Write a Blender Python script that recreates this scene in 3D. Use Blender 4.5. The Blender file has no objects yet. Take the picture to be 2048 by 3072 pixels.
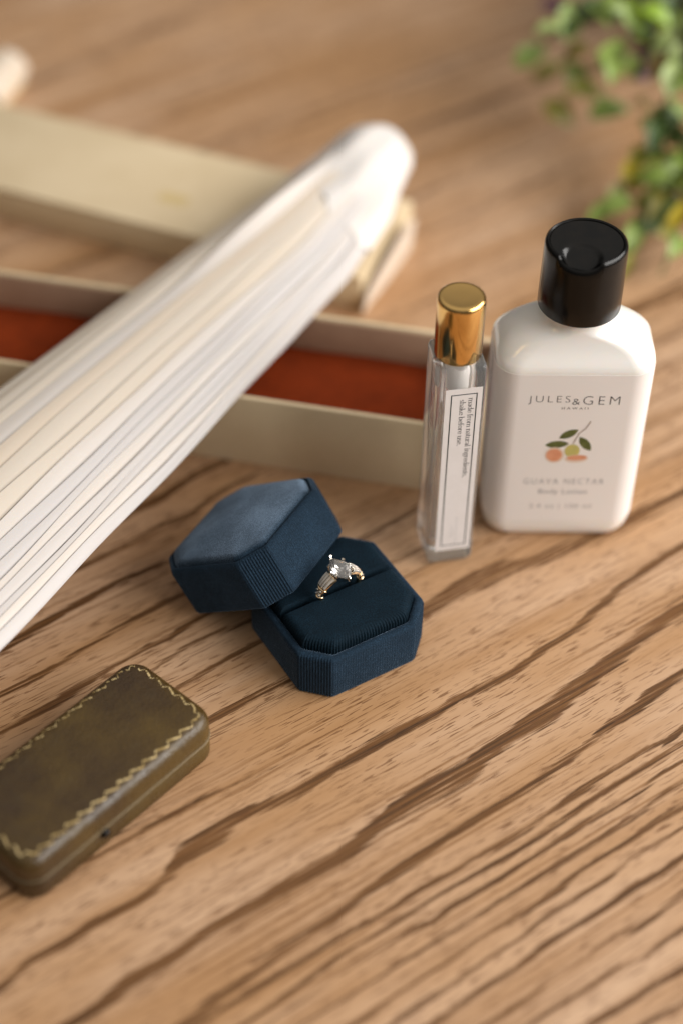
import bpy, bmesh, math, random
import numpy as np
from mathutils import Vector, Matrix

random.seed(7)
rng = np.random.default_rng(11)
SC = bpy.context.scene
COL = SC.collection
MM = 0.001                      # every shape below is written in millimetres

# ------------------------------------------------------------------ camera
TH, DIST, ROLL = math.radians(44.5), 0.6, math.radians(0.8)
fwd = Vector((0, math.cos(TH), -math.sin(TH)))
rt0 = Vector((1, 0, 0)); up0 = rt0.cross(fwd)
rt = rt0 * math.cos(ROLL) + up0 * math.sin(ROLL)
up = up0 * math.cos(ROLL) - rt0 * math.sin(ROLL)
cam_pos = -fwd * DIST
cd = bpy.data.cameras.new('camera'); cam = bpy.data.objects.new('camera', cd); COL.objects.link(cam)
cam.matrix_world = Matrix(((rt.x, up.x, -fwd.x, cam_pos.x), (rt.y, up.y, -fwd.y, cam_pos.y),
                           (rt.z, up.z, -fwd.z, cam_pos.z), (0, 0, 0, 1)))
cd.sensor_fit = 'VERTICAL'; cd.sensor_height = 36; cd.sensor_width = 24; cd.lens = 60
cd.clip_start = 0.01; cd.clip_end = 20
cd.dof.use_dof = True
cd.dof.focus_distance = (Vector((0.001, -0.060, 0.031)) - cam_pos).dot(fwd)
cd.dof.aperture_fstop = 3.0
SC.camera = cam

# ------------------------------------------------------------------ light: indoor daylight from a window on the right
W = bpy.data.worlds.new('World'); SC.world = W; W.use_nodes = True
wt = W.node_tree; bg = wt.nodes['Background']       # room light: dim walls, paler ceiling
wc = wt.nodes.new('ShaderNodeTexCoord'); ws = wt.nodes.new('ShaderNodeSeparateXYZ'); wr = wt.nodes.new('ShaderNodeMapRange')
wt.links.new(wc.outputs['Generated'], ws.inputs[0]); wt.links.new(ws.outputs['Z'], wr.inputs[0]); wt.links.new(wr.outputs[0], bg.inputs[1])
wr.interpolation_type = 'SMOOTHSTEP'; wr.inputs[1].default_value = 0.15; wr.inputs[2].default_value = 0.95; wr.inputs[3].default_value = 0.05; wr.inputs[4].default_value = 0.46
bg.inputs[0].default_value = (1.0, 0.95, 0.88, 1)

def area(name, loc, target, sx, sy, power, color):
    l = bpy.data.lights.new(name, 'AREA'); l.shape = 'RECTANGLE'; l.size = sx; l.size_y = sy
    l.energy = power; l.color = color
    o = bpy.data.objects.new(name, l); COL.objects.link(o); o.location = loc
    o.rotation_euler = (Vector(target) - Vector(loc)).to_track_quat('-Z', 'Y').to_euler()
    return o
area('window_light', (1.28, -0.22, 0.80), (0, 0, 0), 2.0, 0.9, 42.0, (1.0, 0.972, 0.935))
SC.view_settings.view_transform = 'Standard'; SC.view_settings.look = 'None'
SC.view_settings.exposure = 0.2; SC.view_settings.gamma = 1.0
SC.cycles.use_denoising = True
SC.cycles.max_bounces = 14; SC.cycles.transmission_bounces = 12; SC.cycles.transparent_max_bounces = 12
SC.cycles.sample_clamp_indirect = 8.0

# ------------------------------------------------------------------ helpers
def thing(name, label, cat, loc=(0, 0, 0), rotz=0.0, group=None):
    o = bpy.data.objects.new(name, None); COL.objects.link(o)
    o.location = Vector(loc) * MM; o.rotation_euler = (0, 0, math.radians(rotz))
    o.empty_display_size = 0.01
    o['label'] = label; o['category'] = cat
    if group: o['group'] = group
    return o

def make_mesh(name, verts, faces, mat=None, smooth=None):
    me = bpy.data.meshes.new(name)
    me.from_pydata([tuple(float(c) * MM for c in v) for v in verts], [], [tuple(f) for f in faces])
    me.validate(); me.update()
    if smooth is not None:
        me.polygons.foreach_set('use_smooth', [True] * len(me.polygons))
        if smooth < 179: me.set_sharp_from_angle(angle=math.radians(smooth))
    if mat: me.materials.append(mat)
    return me

def link(name, me, parent=None, loc=None, rot=None):
    o = bpy.data.objects.new(name, me); COL.objects.link(o)
    if parent: o.parent = parent
    if loc is not None: o.location = Vector(loc) * MM
    if rot is not None: o.rotation_euler = rot
    return o

class MB:
    """collects pieces of geometry (mm)"""
    def __init__(s): s.v = []; s.f = []
    def add(s, v, f):
        n = len(s.v); s.v += [tuple(p) for p in v]; s.f += [tuple(i + n for i in q) for q in f]; return s
    def loft(s, rings, cap0=True, cap1=True, closed=True):
        n = len(rings[0]); v = [p for r in rings for p in r]; f = []
        for k in range(len(rings) - 1):
            for i in range(n if closed else n - 1):
                j = (i + 1) % n
                f.append((k * n + i, k * n + j, (k + 1) * n + j, (k + 1) * n + i))
        if cap0: f.append(tuple(reversed(range(n))))
        if cap1: f.append(tuple((len(rings) - 1) * n + i for i in range(n)))
        return s.add(v, f)
    def box(s, x0, x1, y0, y1, z0, z1):
        v = [(x, y, z) for z in (z0, z1) for y in (y0, y1) for x in (x0, x1)]
        return s.add(v, [(0, 2, 3, 1), (4, 5, 7, 6), (0, 1, 5, 4), (2, 6, 7, 3), (0, 4, 6, 2), (1, 3, 7, 5)])
    def tube(s, pts, rad, n=8, caps=True):
        pts = [Vector(p) for p in pts]; rings = []
        for i, p in enumerate(pts):
            t = (pts[min(i + 1, len(pts) - 1)] - pts[max(i - 1, 0)]).normalized()
            a = t.cross(Vector((0, 0, 1)))
            if a.length < 1e-3: a = t.cross(Vector((1, 0, 0)))
            a.normalize(); b = t.cross(a)
            r = rad[i] if isinstance(rad, (list, tuple)) else rad
            rings.append([tuple(p + a * (r * math.cos(q)) + b * (r * math.sin(q))) for q in [-2 * math.pi * k / n for k in range(n)]])
        return s.loft(rings, caps, caps)
    def ico(s, c, r, sx=1, sy=1, sz=1, sub=2):
        bm = bmesh.new(); bmesh.ops.create_icosphere(bm, subdivisions=sub, radius=1)
        v = [(c[0] + p.co.x * r * sx, c[1] + p.co.y * r * sy, c[2] + p.co.z * r * sz) for p in bm.verts]
        f = [tuple(q.index for q in t.verts) for t in bm.faces]; bm.free(); return s.add(v, f)
    def build(s, name, mat, parent=None, smooth=None, loc=None, rot=None):
        return link(name, make_mesh(name, s.v, s.f, mat, smooth), parent, loc, rot)

def rrect(w, d, r, z, n=8, cx=0, cy=0):
    """rounded rectangle ring, full width w (x), depth d (y)"""
    r = min(r, w / 2 - 1e-3, d / 2 - 1e-3); out = []
    for qx, qy, a0 in ((1, 1, 0), (-1, 1, 90), (-1, -1, 180), (1, -1, 270)):
        for k in range(n + 1):
            a = math.radians(a0 + 90 * k / n)
            out.append((cx + qx * (w / 2 - r) + r * math.cos(a), cy + qy * (d / 2 - r) + r * math.sin(a), z))
    return out

def circ(r, z, n=48, cx=0, cy=0):
    return [(cx + r * math.cos(2 * math.pi * k / n), cy + r * math.sin(2 * math.pi * k / n), z) for k in range(n)]

# ------------------------------------------------------------------ materials
def mat(name, base=(0.5, 0.5, 0.5), rough=0.5, metal=0.0, **kw):
    m = bpy.data.materials.new(name); m.use_nodes = True
    b = m.node_tree.nodes['Principled BSDF']
    b.inputs['Base Color'].default_value = (*base, 1); b.inputs['Roughness'].default_value = rough
    b.inputs['Metallic'].default_value = metal
    for k, v in kw.items():
        b.inputs[k.replace('_', ' ')].default_value = v
    return m

class NT:
    """tiny node-building helper"""
    def __init__(s, m): s.t = m.node_tree; s.b = s.t.nodes['Principled BSDF']; s.n = s.t.nodes; s.l = s.t.links
    def new(s, typ, **kw):
        o = s.n.new(typ)
        for k, v in kw.items(): setattr(o, k, v)
        return o
    def set(s, sock, v):
        if hasattr(v, 'is_output'): s.l.new(v, sock)
        else: sock.default_value = v
    def coord(s, scale=(1, 1, 1), kind='Object', rot=(0, 0, 0)):
        tc = s.new('ShaderNodeTexCoord'); mp = s.new('ShaderNodeMapping')
        s.l.new(tc.outputs[kind], mp.inputs[0]); mp.inputs['Scale'].default_value = scale; mp.inputs['Rotation'].default_value = rot
        return mp.outputs[0]
    def noise(s, vec, scale=1.0, detail=2.0, rough=0.5, dist=0.0):
        o = s.new('ShaderNodeTexNoise'); s.l.new(vec, o.inputs['Vector'])
        o.inputs['Scale'].default_value = scale; o.inputs['Detail'].default_value = detail
        o.inputs['Roughness'].default_value = rough; o.inputs['Distortion'].default_value = dist
        return o.outputs['Fac']
    def math(s, op, a, b=0.0, clamp=False):
        o = s.new('ShaderNodeMath', operation=op, use_clamp=clamp); s.set(o.inputs[0], a); s.set(o.inputs[1], b); return o.outputs[0]
    def ramp(s, fac, lo, hi, a=0.0, b=1.0):
        o = s.new('ShaderNodeMapRange', interpolation_type='SMOOTHSTEP'); s.set(o.inputs[0], fac)
        o.inputs[1].default_value = lo; o.inputs[2].default_value = hi; o.inputs[3].default_value = a; o.inputs[4].default_value = b
        return o.outputs[0]
    def mix(s, fac, a, b, blend='MIX'):
        o = s.new('ShaderNodeMix', data_type='RGBA', blend_type=blend)
        s.set(o.inputs[0], fac); s.set(o.inputs[6], (*a, 1) if isinstance(a, tuple) else a); s.set(o.inputs[7], (*b, 1) if isinstance(b, tuple) else b)
        return o.outputs[2]
    def bump(s, h, strength=0.3, dist=0.0002):
        o = s.new('ShaderNodeBump'); o.inputs['Strength'].default_value = strength; o.inputs['Distance'].default_value = dist
        s.l.new(h, o.inputs['Height']); s.l.new(o.outputs[0], s.b.inputs['Normal'])
    def base(s, col): s.l.new(col, s.b.inputs['Base Color'])

def speckled(name, c0, c1, scale, rough=0.5, bump=0.2, bscale=None, dist=0.0002, metal=0.0, **kw):
    m = mat(name, c0, rough, metal, **kw); t = NT(m); v = t.coord()
    n = t.noise(v, scale, 4, 0.6)
    t.base(t.mix(t.ramp(n, 0.3, 0.7), c0, c1))
    t.bump(t.noise(v, bscale or scale * 6, 3, 0.6), bump, dist)
    return m

# ---- oak
oak = mat('oak', (0.5, 0.33, 0.2), 0.42)
t = NT(oak); v = t.coord()
def stretch(sx, sy): return t.coord((sx, sy, 300))
at = t.new('ShaderNodeAttribute', attribute_name='band').outputs['Fac']
streak = t.noise(stretch(13, 950), 1, 4, 0.72)
streak2 = t.noise(stretch(60, 420), 1, 2, 0.5)
dens = t.math('ADD', at, t.math('MULTIPLY', t.math('SUBTRACT', streak, 0.5), 2.7))
dens = t.math('ADD', dens, t.math('MULTIPLY', t.math('SUBTRACT', streak2, 0.5), 0.5))
inband = t.ramp(dens, 0.42, 0.80)
big = t.noise(stretch(9, 30), 1, 3, 0.5)
tone = t.noise(stretch(3, 85), 1, 3, 0.55)
light = t.mix(t.ramp(big, 0.3, 0.7), (0.465, 0.268, 0.135), (0.56, 0.366, 0.232))
light = t.mix(t.ramp(tone, 0.35, 0.75, 0, 0.6), light, (0.325, 0.16, 0.058))
dark = t.mix(t.ramp(streak, 0.40, 0.68), (0.17, 0.073, 0.021), (0.045, 0.018, 0.005))
hair = t.noise(stretch(6, 800), 1, 2, 0.6)
hgate = t.noise(stretch(8, 45), 1, 2, 0.5)
hairs = t.math('MULTIPLY', t.ramp(hair, 0.545, 0.64), t.ramp(hgate, 0.40, 0.56))
pore_n = t.noise(stretch(130, 1700), 1, 1, 0.5)
gate = t.noise(stretch(28, 120), 1, 2, 0.5)
pores = t.math('MULTIPLY', t.ramp(pore_n, 0.57, 0.625), t.ramp(gate, 0.36, 0.58, 0.35, 1.0))
col = t.mix(t.math('MULTIPLY', hairs, 0.7), light, (0.21, 0.095, 0.03))
col = t.mix(t.math('MULTIPLY', inband, 0.98), col, dark)
col = t.mix(t.math('MULTIPLY', pores, 0.72), col, (0.13, 0.052, 0.017))
t.base(col)
t.l.new(t.ramp(inband, 0, 1, 0.40, 0.55), t.b.inputs['Roughness'])
t.bump(t.math('SUBTRACT', 1.0, t.math('ADD', t.math('MULTIPLY', inband, streak), pores)), 0.35, 0.00012)
t.b.inputs['Specular IOR Level'].default_value = 0.35

def velvet(name, base, sheen, tint, fuzz, tilt=None):
    """cut-pile cloth; shading normal bent per piece (object space) to lighten or darken it"""
    m = mat(name, base, 0.85, 0, Sheen_Weight=sheen, Sheen_Roughness=0.28, Sheen_Tint=(*tint, 1), Specular_IOR_Level=0.12)
    t = NT(m); v = t.coord()
    n = t.noise(v, 2600, 3, 0.7); p = t.noise(v, 95, 3, 0.6)
    b2 = tuple(min(1, c * 3.4) for c in base)
    cloth = t.mix(t.math('MULTIPLY', t.ramp(n, 0.35, 0.75), t.ramp(p, 0.25, 0.75, 0.45, 1)), base, b2)
    t.base(cloth)
    t.l.new(t.math('MULTIPLY', t.ramp(n, 0.3, 0.72, sheen * 0.45, sheen), t.ramp(t.noise(v, 60, 3, 0.6), 0.3, 0.65, 0.62, 1.0)), t.b.inputs['Sheen Weight'])
    t.bump(t.math('ADD', n, t.math('MULTIPLY', p, 0.6)), fuzz, 0.00025)
    if tilt:
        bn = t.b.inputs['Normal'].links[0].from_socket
        vt = t.new('ShaderNodeVectorTransform', vector_type='VECTOR', convert_from='OBJECT', convert_to='WORLD'); vt.inputs[0].default_value = tilt
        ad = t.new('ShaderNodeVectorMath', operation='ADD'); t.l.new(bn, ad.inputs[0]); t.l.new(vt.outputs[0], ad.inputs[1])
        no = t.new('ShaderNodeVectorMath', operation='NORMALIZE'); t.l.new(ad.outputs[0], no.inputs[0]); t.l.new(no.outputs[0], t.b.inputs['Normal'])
    return m
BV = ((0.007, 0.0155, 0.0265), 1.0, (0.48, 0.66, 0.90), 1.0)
blue_velvet = velvet('blue_velvet', *BV, tilt=(0, 0, 0.25))  # shell copy: normal bent upwards so the sides shade darker
blue_velvet_pad_lit = velvet('blue_velvet_pad_lit', *BV, tilt=(0.0, 0.72, 0.0))  # lit copy of the same cloth: normal bent back so the pad reads brighter
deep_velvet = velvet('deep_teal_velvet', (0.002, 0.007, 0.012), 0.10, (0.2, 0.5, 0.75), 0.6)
red_velvet = velvet('red_velvet', (0.11, 0.015, 0.002), 0.03, (0.9, 0.35, 0.2), 0.3)

leather = mat('olive_leather', (0.09, 0.06, 0.012), 0.42, 0, Specular_IOR_Level=0.5)
t = NT(leather); v = t.coord()
a_ = t.noise(v, 42, 4, 0.6); b_ = t.noise(v, 160, 4, 0.65); g_ = t.noise(v, 900, 3, 0.6)
c_ = t.mix(t.ramp(a_, 0.28, 0.78), (0.038, 0.020, 0.007), (0.090, 0.053, 0.009))
c_ = t.mix(t.ramp(b_, 0.5, 0.8, 0, 0.45), c_, (0.040, 0.027, 0.014))
t.base(c_); t.bump(t.math('ADD', g_, b_), 0.8, 0.0004)
t.l.new(t.ramp(b_, 0.3, 0.7, 0.22, 0.38), t.b.inputs['Roughness'])
gilt = speckled('gilt_tooling', (0.74, 0.57, 0.29), (0.34, 0.23, 0.08), 420, 0.38, 0.5, 1800, metal=0.3)
brass = mat('worn_brass', (0.20, 0.15, 0.09), 0.42, 0.7)

cream = speckled('cream_paper', (0.72, 0.58, 0.38), (0.67, 0.53, 0.335), 45, 0.6, 0.12, 900)
mauve = speckled('mauve_lining', (0.42, 0.27, 0.18), (0.37, 0.23, 0.15), 60, 0.7, 0.1, 900)
stampgold = mat('gold_stamp', (0.66, 0.50, 0.24), 0.5, 0.0)

def ivory(name, c):
    m = mat(name, c, 0.5, 0, Specular_IOR_Level=0.35, Subsurface_Weight=0.12, Subsurface_Radius=(0.002, 0.0013, 0.0008))
    t = NT(m); n = t.noise(t.coord((6, 130, 130)), 1, 3, 0.6)
    c2 = (c[0] * 0.95, c[1] * 0.925, c[2] * 0.89)
    t.base(t.mix(t.ramp(n, 0.35, 0.75), c, c2)); t.bump(n, 0.12, 0.0003)
    return m
ivories = [ivory('ivory_cream', (0.68, 0.60, 0.51)), ivory('ivory_white', (0.64, 0.585, 0.54)), ivory('ivory_peach', (0.67, 0.57, 0.465)), ivory('ivory_grey', (0.57, 0.535, 0.52))]
silk = ivory('white_silk', (0.72, 0.68, 0.65))

glass = mat('clear_glass', (0.98, 0.975, 0.965), 0.01, 0, Transmission_Weight=0.92, IOR=1.27)
liquid = mat('clear_liquid', (0.99, 0.985, 0.97), 0.0, 0, Transmission_Weight=1.0, IOR=0.925)
gold = mat('polished_gold', (0.86, 0.55, 0.20), 0.16, 1.0)
NT(gold).bump(NT(gold).noise(NT(gold).coord(), 700, 2), 0.02, 0.0002)
plug_white = mat('milky_plastic', (0.82, 0.80, 0.78), 0.35, 0, Subsurface_Weight=0.3, Subsurface_Radius=(0.003, 0.003, 0.003))
paper = speckled('label_paper', (0.80, 0.765, 0.755), (0.77, 0.735, 0.72), 300, 0.55, 0.05, 2000)
ink = mat('ink_black', (0.022, 0.024, 0.028), 0.55)
green_ink = mat('ink_green_black', (0.012, 0.03, 0.032), 0.5)
grey_ink = mat('ink_grey', (0.30, 0.30, 0.31), 0.6)
pale_ink = mat('ink_pale_grey', (0.55, 0.54, 0.54), 0.6)
lotion = mat('white_lotion_plastic', (0.88, 0.85, 0.81), 0.22, 0, Subsurface_Weight=0.6, Subsurface_Radius=(0.006, 0.0045, 0.0035), Coat_Weight=0.6, Coat_Roughness=0.08)
label_white = mat('label_white', (0.86, 0.815, 0.785), 0.42, 0, Subsurface_Weight=0.25, Subsurface_Radius=(0.004, 0.003, 0.0025))
black_plastic = speckled('black_plastic', (0.004, 0.004, 0.004), (0.007, 0.006, 0.005), 200, 0.22, 0.04, 900, Specular_IOR_Level=0.28)
ring_gold = mat('ring_gold', (0.74, 0.55, 0.34), 0.16, 1.0)
ring_white = mat('ring_white_gold', (0.80, 0.74, 0.64), 0.14, 1.0)
diamond = mat('diamond', (0.96, 0.93, 0.90), 0.03, 0, Transmission_Weight=0.9, IOR=2.25, Specular_IOR_Level=0.8)
baguette_mat = mat('baguette_stone', (0.80, 0.76, 0.70), 0.06, 0, Transmission_Weight=0.55, IOR=1.9)

def leafmat(name, c):
    m = mat(name, c, 0.42, 0, Subsurface_Weight=0.1, Subsurface_Radius=(0.002, 0.003, 0.001))
    t = NT(m); n = t.noise(t.coord(), 220, 3, 0.6)
    t.base(t.mix(t.ramp(n, 0.3, 0.7), c, tuple(x * 0.6 for x in c))); return m
leaf_mats = [leafmat('leaf_green', (0.26, 0.36, 0.07)), leafmat('leaf_bright', (0.26, 0.40, 0.03)), leafmat('leaf_pale', (0.36, 0.45, 0.15)),
             leafmat('leaf_olive', (0.27, 0.24, 0.03)), leafmat('leaf_yellow', (0.52, 0.40, 0.02)), leafmat('leaf_dark', (0.06, 0.11, 0.018)), leafmat('petal_purple', (0.10, 0.03, 0.07))]
stem_mat = leafmat('stem_green', (0.12, 0.15, 0.03))
pot_mat = speckled('charcoal_ceramic', (0.035, 0.028, 0.032), (0.055, 0.045, 0.045), 40, 0.55, 0.2)
soil_mat = speckled('dark_soil', (0.02, 0.014, 0.01), (0.04, 0.03, 0.02), 300, 0.9, 0.8, 600, 0.001)

# ------------------------------------------------------------------ the table: a slab of oak, grain running along its local x
BANDS=[
(0.8,[(-9,-54.5,2.6),(-4,-53.8,3.1),(11,-52.0,3.9),(21,-52.9,4.7),(32,-53.0,3.9),(40,-55.9,3.5),(53,-57.3,3.6),(66,-58.3,2.4),(81,-58.5,3.2),(95,-59.2,2.8),(107,-59.3,2.4)]),
(0.95,[(-182,-100.6,1.2),(-171,-98.1,1.3),(-162,-98.6,1.7),(-151,-97.6,1.8),(-138,-98.5,1.5),(-127,-95.9,1.9),(-120,-92.0,3.2),(-108,-90.9,3.8),(-100,-89.2,2.9),(-90,-90.7,2.0),(-79,-91.4,1.8),(-65,-90.9,1.3),(-59,-90.5,1.7),(-49,-89.6,2.0),(-38,-89.7,1.7),(-27,-90.4,1.4),(-17,-89.4,1.2),(-8,-90.5,1.7),(4,-90.9,1.4),(17,-89.3,1.4),(27,-88.9,1.0),(37,-87.0,1.4),(49,-84.4,1.5),(60,-81.8,1.2),(74,-79.9,1.2),(88,-79.8,1.1)]),
(1,[(-171,-120.9,1.6),(-162,-120.7,1.7),(-153,-119.0,2.3),(-141,-119.2,2.3),(-127,-117.6,1.7),(-115,-117.5,1.8),(-103,-117.3,2.1),(-93,-117.3,2.4),(-83,-117.5,2.4),(-77,-117.1,2.4),(-66,-114.9,2.2),(-51,-112.8,3.8),(-40,-113.8,3.8),(-31,-114.0,3.2),(-23,-111.7,2.6),(-12,-111.0,2.6),(-1,-110.2,3.6),(11,-108.2,3.3),(25,-106.1,2.7),(37,-103.9,2.8),(52,-101.7,2.5),(69,-100.5,2.1)]),
(0.85,[(-147,-139.0,1.9),(-140,-138.1,1.9),(-133,-137.0,1.9),(-122,-135.8,1.7),(-114,-134.6,1.7),(-104,-134.2,1.7),(-95,-134.5,1.4),(-82,-131.8,1.2),(-72,-131.2,1.6),(-62,-130.4,1.5),(-52,-129.8,1.2),(-40,-129.7,1.3),(-28,-129.6,1.3),(-14,-128.2,1.6),(-3,-127.3,1.3),(6,-126.6,1.0),(16,-124.8,1.8),(27,-124.5,1.9),(34,-122.7,2.3),(50,-121.2,1.7)]),
(0.85,[(-139,-141.3,0.8),(-125,-140.2,1.0),(-111,-140.2,0.9),(-93,-139.3,0.8),(-84,-140.3,0.8),(-77,-140.3,0.9),(-69,-139.7,0.8),(-57,-140.6,1.0),(-51,-140.1,0.7),(-39,-140.5,1.2),(-29,-140.9,0.8),(-19,-140.1,0.8),(-7,-139.1,1.2),(5,-138.3,0.9),(20,-137.8,0.9),(27,-139.6,1.1),(34,-138.4,0.9)]),
(0.85,[(-133,-147.2,0.7),(-122,-146.7,0.8),(-96,-144.4,0.7),(-86,-144.9,0.8),(-74,-144.4,0.8),(-67,-144.4,0.8),(-55,-145.0,0.8),(-40,-145.0,0.7),(-29,-144.7,0.9),(-20,-144.5,0.8),(-11,-143.9,1.0),(-2,-143.3,1.1),(10,-142.6,1.0),(20,-142.7,1.1),(30,-142.7,0.9)]),
(0.8,[(-125,-151.0,0.6),(-100,-149.6,0.7),(-87,-149.8,0.7),(-78,-149.4,1.1),(-72,-150.8,1.1),(-65,-149.6,0.8),(-52,-149.8,0.7),(-45,-149.8,0.7),(-36,-149.6,0.9),(-25,-149.0,0.8),(-15,-148.6,0.8),(-4,-149.1,0.9),(6,-149.3,0.8),(16,-147.9,0.8),(25,-148.2,0.7)]),
(0.75,[(-105,-156.3,0.6),(-94,-156.4,0.6),(-81,-156.1,0.6),(-68,-156.1,0.7),(-54,-155.6,0.8),(-45,-155.8,0.7),(-30,-155.3,1.0),(-21,-155.5,0.7),(-8,-155.1,0.8),(3,-155.1,0.8),(14,-154.1,1.1),(20,-154.2,0.8)]),
(0.85,[(-106,-164.0,0.7),(-94,-162.9,1.0),(-85,-162.6,0.7),(-76,-162.9,0.9),(-65,-162.2,0.6),(-58,-162.3,0.8),(-45,-162.3,0.7),(-36,-162.0,1.1),(-27,-161.0,0.8),(-17,-160.7,0.7),(-7,-161.0,0.8),(4,-160.1,1.0),(14,-160.6,0.9)]),
(0.75,[(-100,-169.9,0.6),(-90,-169.1,0.8),(-79,-169.3,0.7),(-69,-168.7,0.6),(-55,-168.9,0.6),(-46,-167.4,0.6),(-34,-167.1,0.7),(-22,-166.8,0.9),(-13,-165.9,0.7),(-5,-166.0,0.8),(9,-166.3,0.7)]),
(0.9,[(-88,-175.9,0.7),(-75,-175.3,1.0),(-63,-175.4,0.8),(-50,-174.3,1.0),(-40,-174.4,0.7),(-29,-174.4,0.9),(-17,-173.5,1.0),(-7,-174.5,1.3),(2,-174.1,1.2)]),
(0.85,[(-76,-184.3,0.6),(-64,-184.0,1.0),(-55,-183.2,0.8),(-44,-183.6,0.7),(-34,-183.3,0.7),(-25,-184.2,1.1),(-17,-184.0,0.7),(-7,-183.2,1.2)]),
(0.75,[(-66,-191.0,0.7),(-51,-191.1,0.9),(-39,-191.1,0.7),(-30,-192.4,0.9),(-23,-191.8,1.0),(-15,-192.1,0.9)]),
(0.95,[(-54,-199.6,1.0),(-44,-200.6,1.2),(-34,-200.6,0.8),(-24,-201.6,1.2)]),
(0.85,[(-43,-208.5,0.8),(-31,-209.8,1.0)]),
(0.6,[(-144,-79.0,1.2),(-137,-77.9,1.3),(-127,-78.3,1.6),(-119,-78.2,1.4),(-104,-78.0,0.9),(-90,-79.2,0.5)]),
(0.8,[(-176,-75.4,0.9),(-164,-74.8,1.0),(-152,-74.5,0.9)]),
(0.9,[(-143,-21.6,0.9),(-134,-20.8,1.4),(-122,-20.3,1.7),(-115,-18.8,1.7),(-106,-18.0,1.1),(-97,-17.2,0.7),(-88,-16.4,0.9),(-79,-17.0,1.0),(-73,-15.4,1.2),(-67,-15.0,1.0)]),
(0.9,[(-136,-8.1,1.1),(-128,-7.9,1.3),(-113,-6.6,1.0),(-102,-5.2,0.9),(-96,-4.4,0.9),(-85,-3.4,1.3),(-74,-2.7,1.2),(-67,-2.6,0.9)]),
(0.95,[(-128,9.2,1.8),(-120,10.2,1.5),(-113,11.2,1.7),(-103,12.6,1.2),(-90,13.5,1.2),(-79,14.3,1.1),(-70,13.5,0.9),(-61,13.0,0.8)]),
(0.8,[(-94,27.4,1.3),(-84,27.5,1.1),(-74,28.0,1.0),(-66,28.4,1.3),(-55,29.3,1.1),(-44,28.6,1.3),(-35,31.5,1.2)]),
(0.85,[(-71,40.0,1.7),(-60,41.5,2.0),(-48,41.7,1.9),(-38,44.4,1.5),(-27,45.8,1.4),(-22,45.7,1.0)]),
(0.75,[(-91,-25.5,0.8),(-78,-23.3,1.0),(-69,-23.6,1.1),(-54,-25.2,1.0)]),
(0.85,[(-91,-37.2,0.7),(-78,-35.8,1.0),(-68,-35.1,1.1),(-57,-34.8,1.1)]),
(0.95,[(-84,-53.5,1.2),(-75,-53.0,1.3),(-66,-52.8,1.3),(-58,-53.5,0.9)]),
(0.8,[(-1,-14.7,1.0),(12,-13.7,1.2),(24,-12.6,1.2)]),
(0.8,[(-4,-30.0,1.0),(3,-30.0,1.1),(10,-29.9,1.0),(20,-30.3,0.8)]),
(0.6,[(1,-37.7,0.6),(12,-37.3,0.6),(20,-37.3,0.7)]),
(0.9,[(150,30.8,2.6),(160,30.7,2.8),(171,29.8,2.4),(186,27.1,2.2)]),
(0.6,[(146,10.6,2.3),(158,10.1,2.8),(171,10.5,2.4)]),
(0.5,[(132,-5.9,2.2),(146,-3.8,2.7),(160,-1.6,2.3)]),
(0.558,[(36,318.7,3.1),(59,322.0,3.9),(82,323.9,4.8),(104,329.1,4.4),(126,334.4,4.1),(154,341.1,3.8)]),
(0.434,[(57,253.4,2.4),(78,258.6,3.5),(95,263.1,2.5),(122,263.7,1.5)]),
(0.372,[(119,303.2,2.7),(149,307.3,4.8),(178,312.4,4.9),(194,314.6,3.3)]),
(0.31,[(158,153.8,3.0),(173,163.6,9.3),(190,176.0,6.4),(209,188.0,5.0),(223,189.9,3.4)]),
]

GRAIN = 35.0
u = np.arange(-300, 561, 2.5); vv = np.arange(-330, 471, 0.7)
U, V = np.meshgrid(u, vv, indexing='ij')
def wob(seed, amp, lu, lv):
    r = np.random.default_rng(seed); out = np.zeros_like(U)
    for k in range(7):
        fu, fv, ph = r.normal() / lu, r.normal() / lv, r.uniform(0, 6.28)
        out += np.sin(U * fu * 3 + V * fv * 3 + ph) * amp / 2.2
    return out
w1 = wob(1, 0.7, 26, 30); w2 = wob(2, 0.35, 7, 9)
dens = np.zeros_like(U)
def put(st, L, taper=18):
    global dens
    pu = np.array([p[0] for p in L], float); pv = np.array([p[1] for p in L]); ph = np.array([p[2] for p in L])
    cv = np.interp(u, pu, pv)[:, None]; hw = np.interp(u, pu, ph)[:, None]
    s0 = (pv[1] - pv[0]) / max(1, pu[1] - pu[0]); s1 = (pv[-1] - pv[-2]) / max(1, pu[-1] - pu[-2])
    ue = np.where(u < pu[0], pu[0] - u, np.where(u > pu[-1], u - pu[-1], 0))[:, None]
    cv = cv + np.where(u[:, None] > pu[-1], ue * s1 * 0.3, -ue * s0 * 0.3)
    fade = np.clip(1 - ue / taper, 0, 1)
    d = (V + w2 * 0.5 - cv)
    # oak rings: sharp on one side, feathering out on the other
    q = np.where(d > 0, d / (hw * 0.75 + 0.15), -d / (hw * 1.02 + 0.25))
    dens = np.maximum(dens, st * fade * np.clip(1.28 - q ** 1.6 * 0.62, 0, 1))
for st, L in BANDS: put(st, L, 60 if len(L) < 9 else 130)
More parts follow.
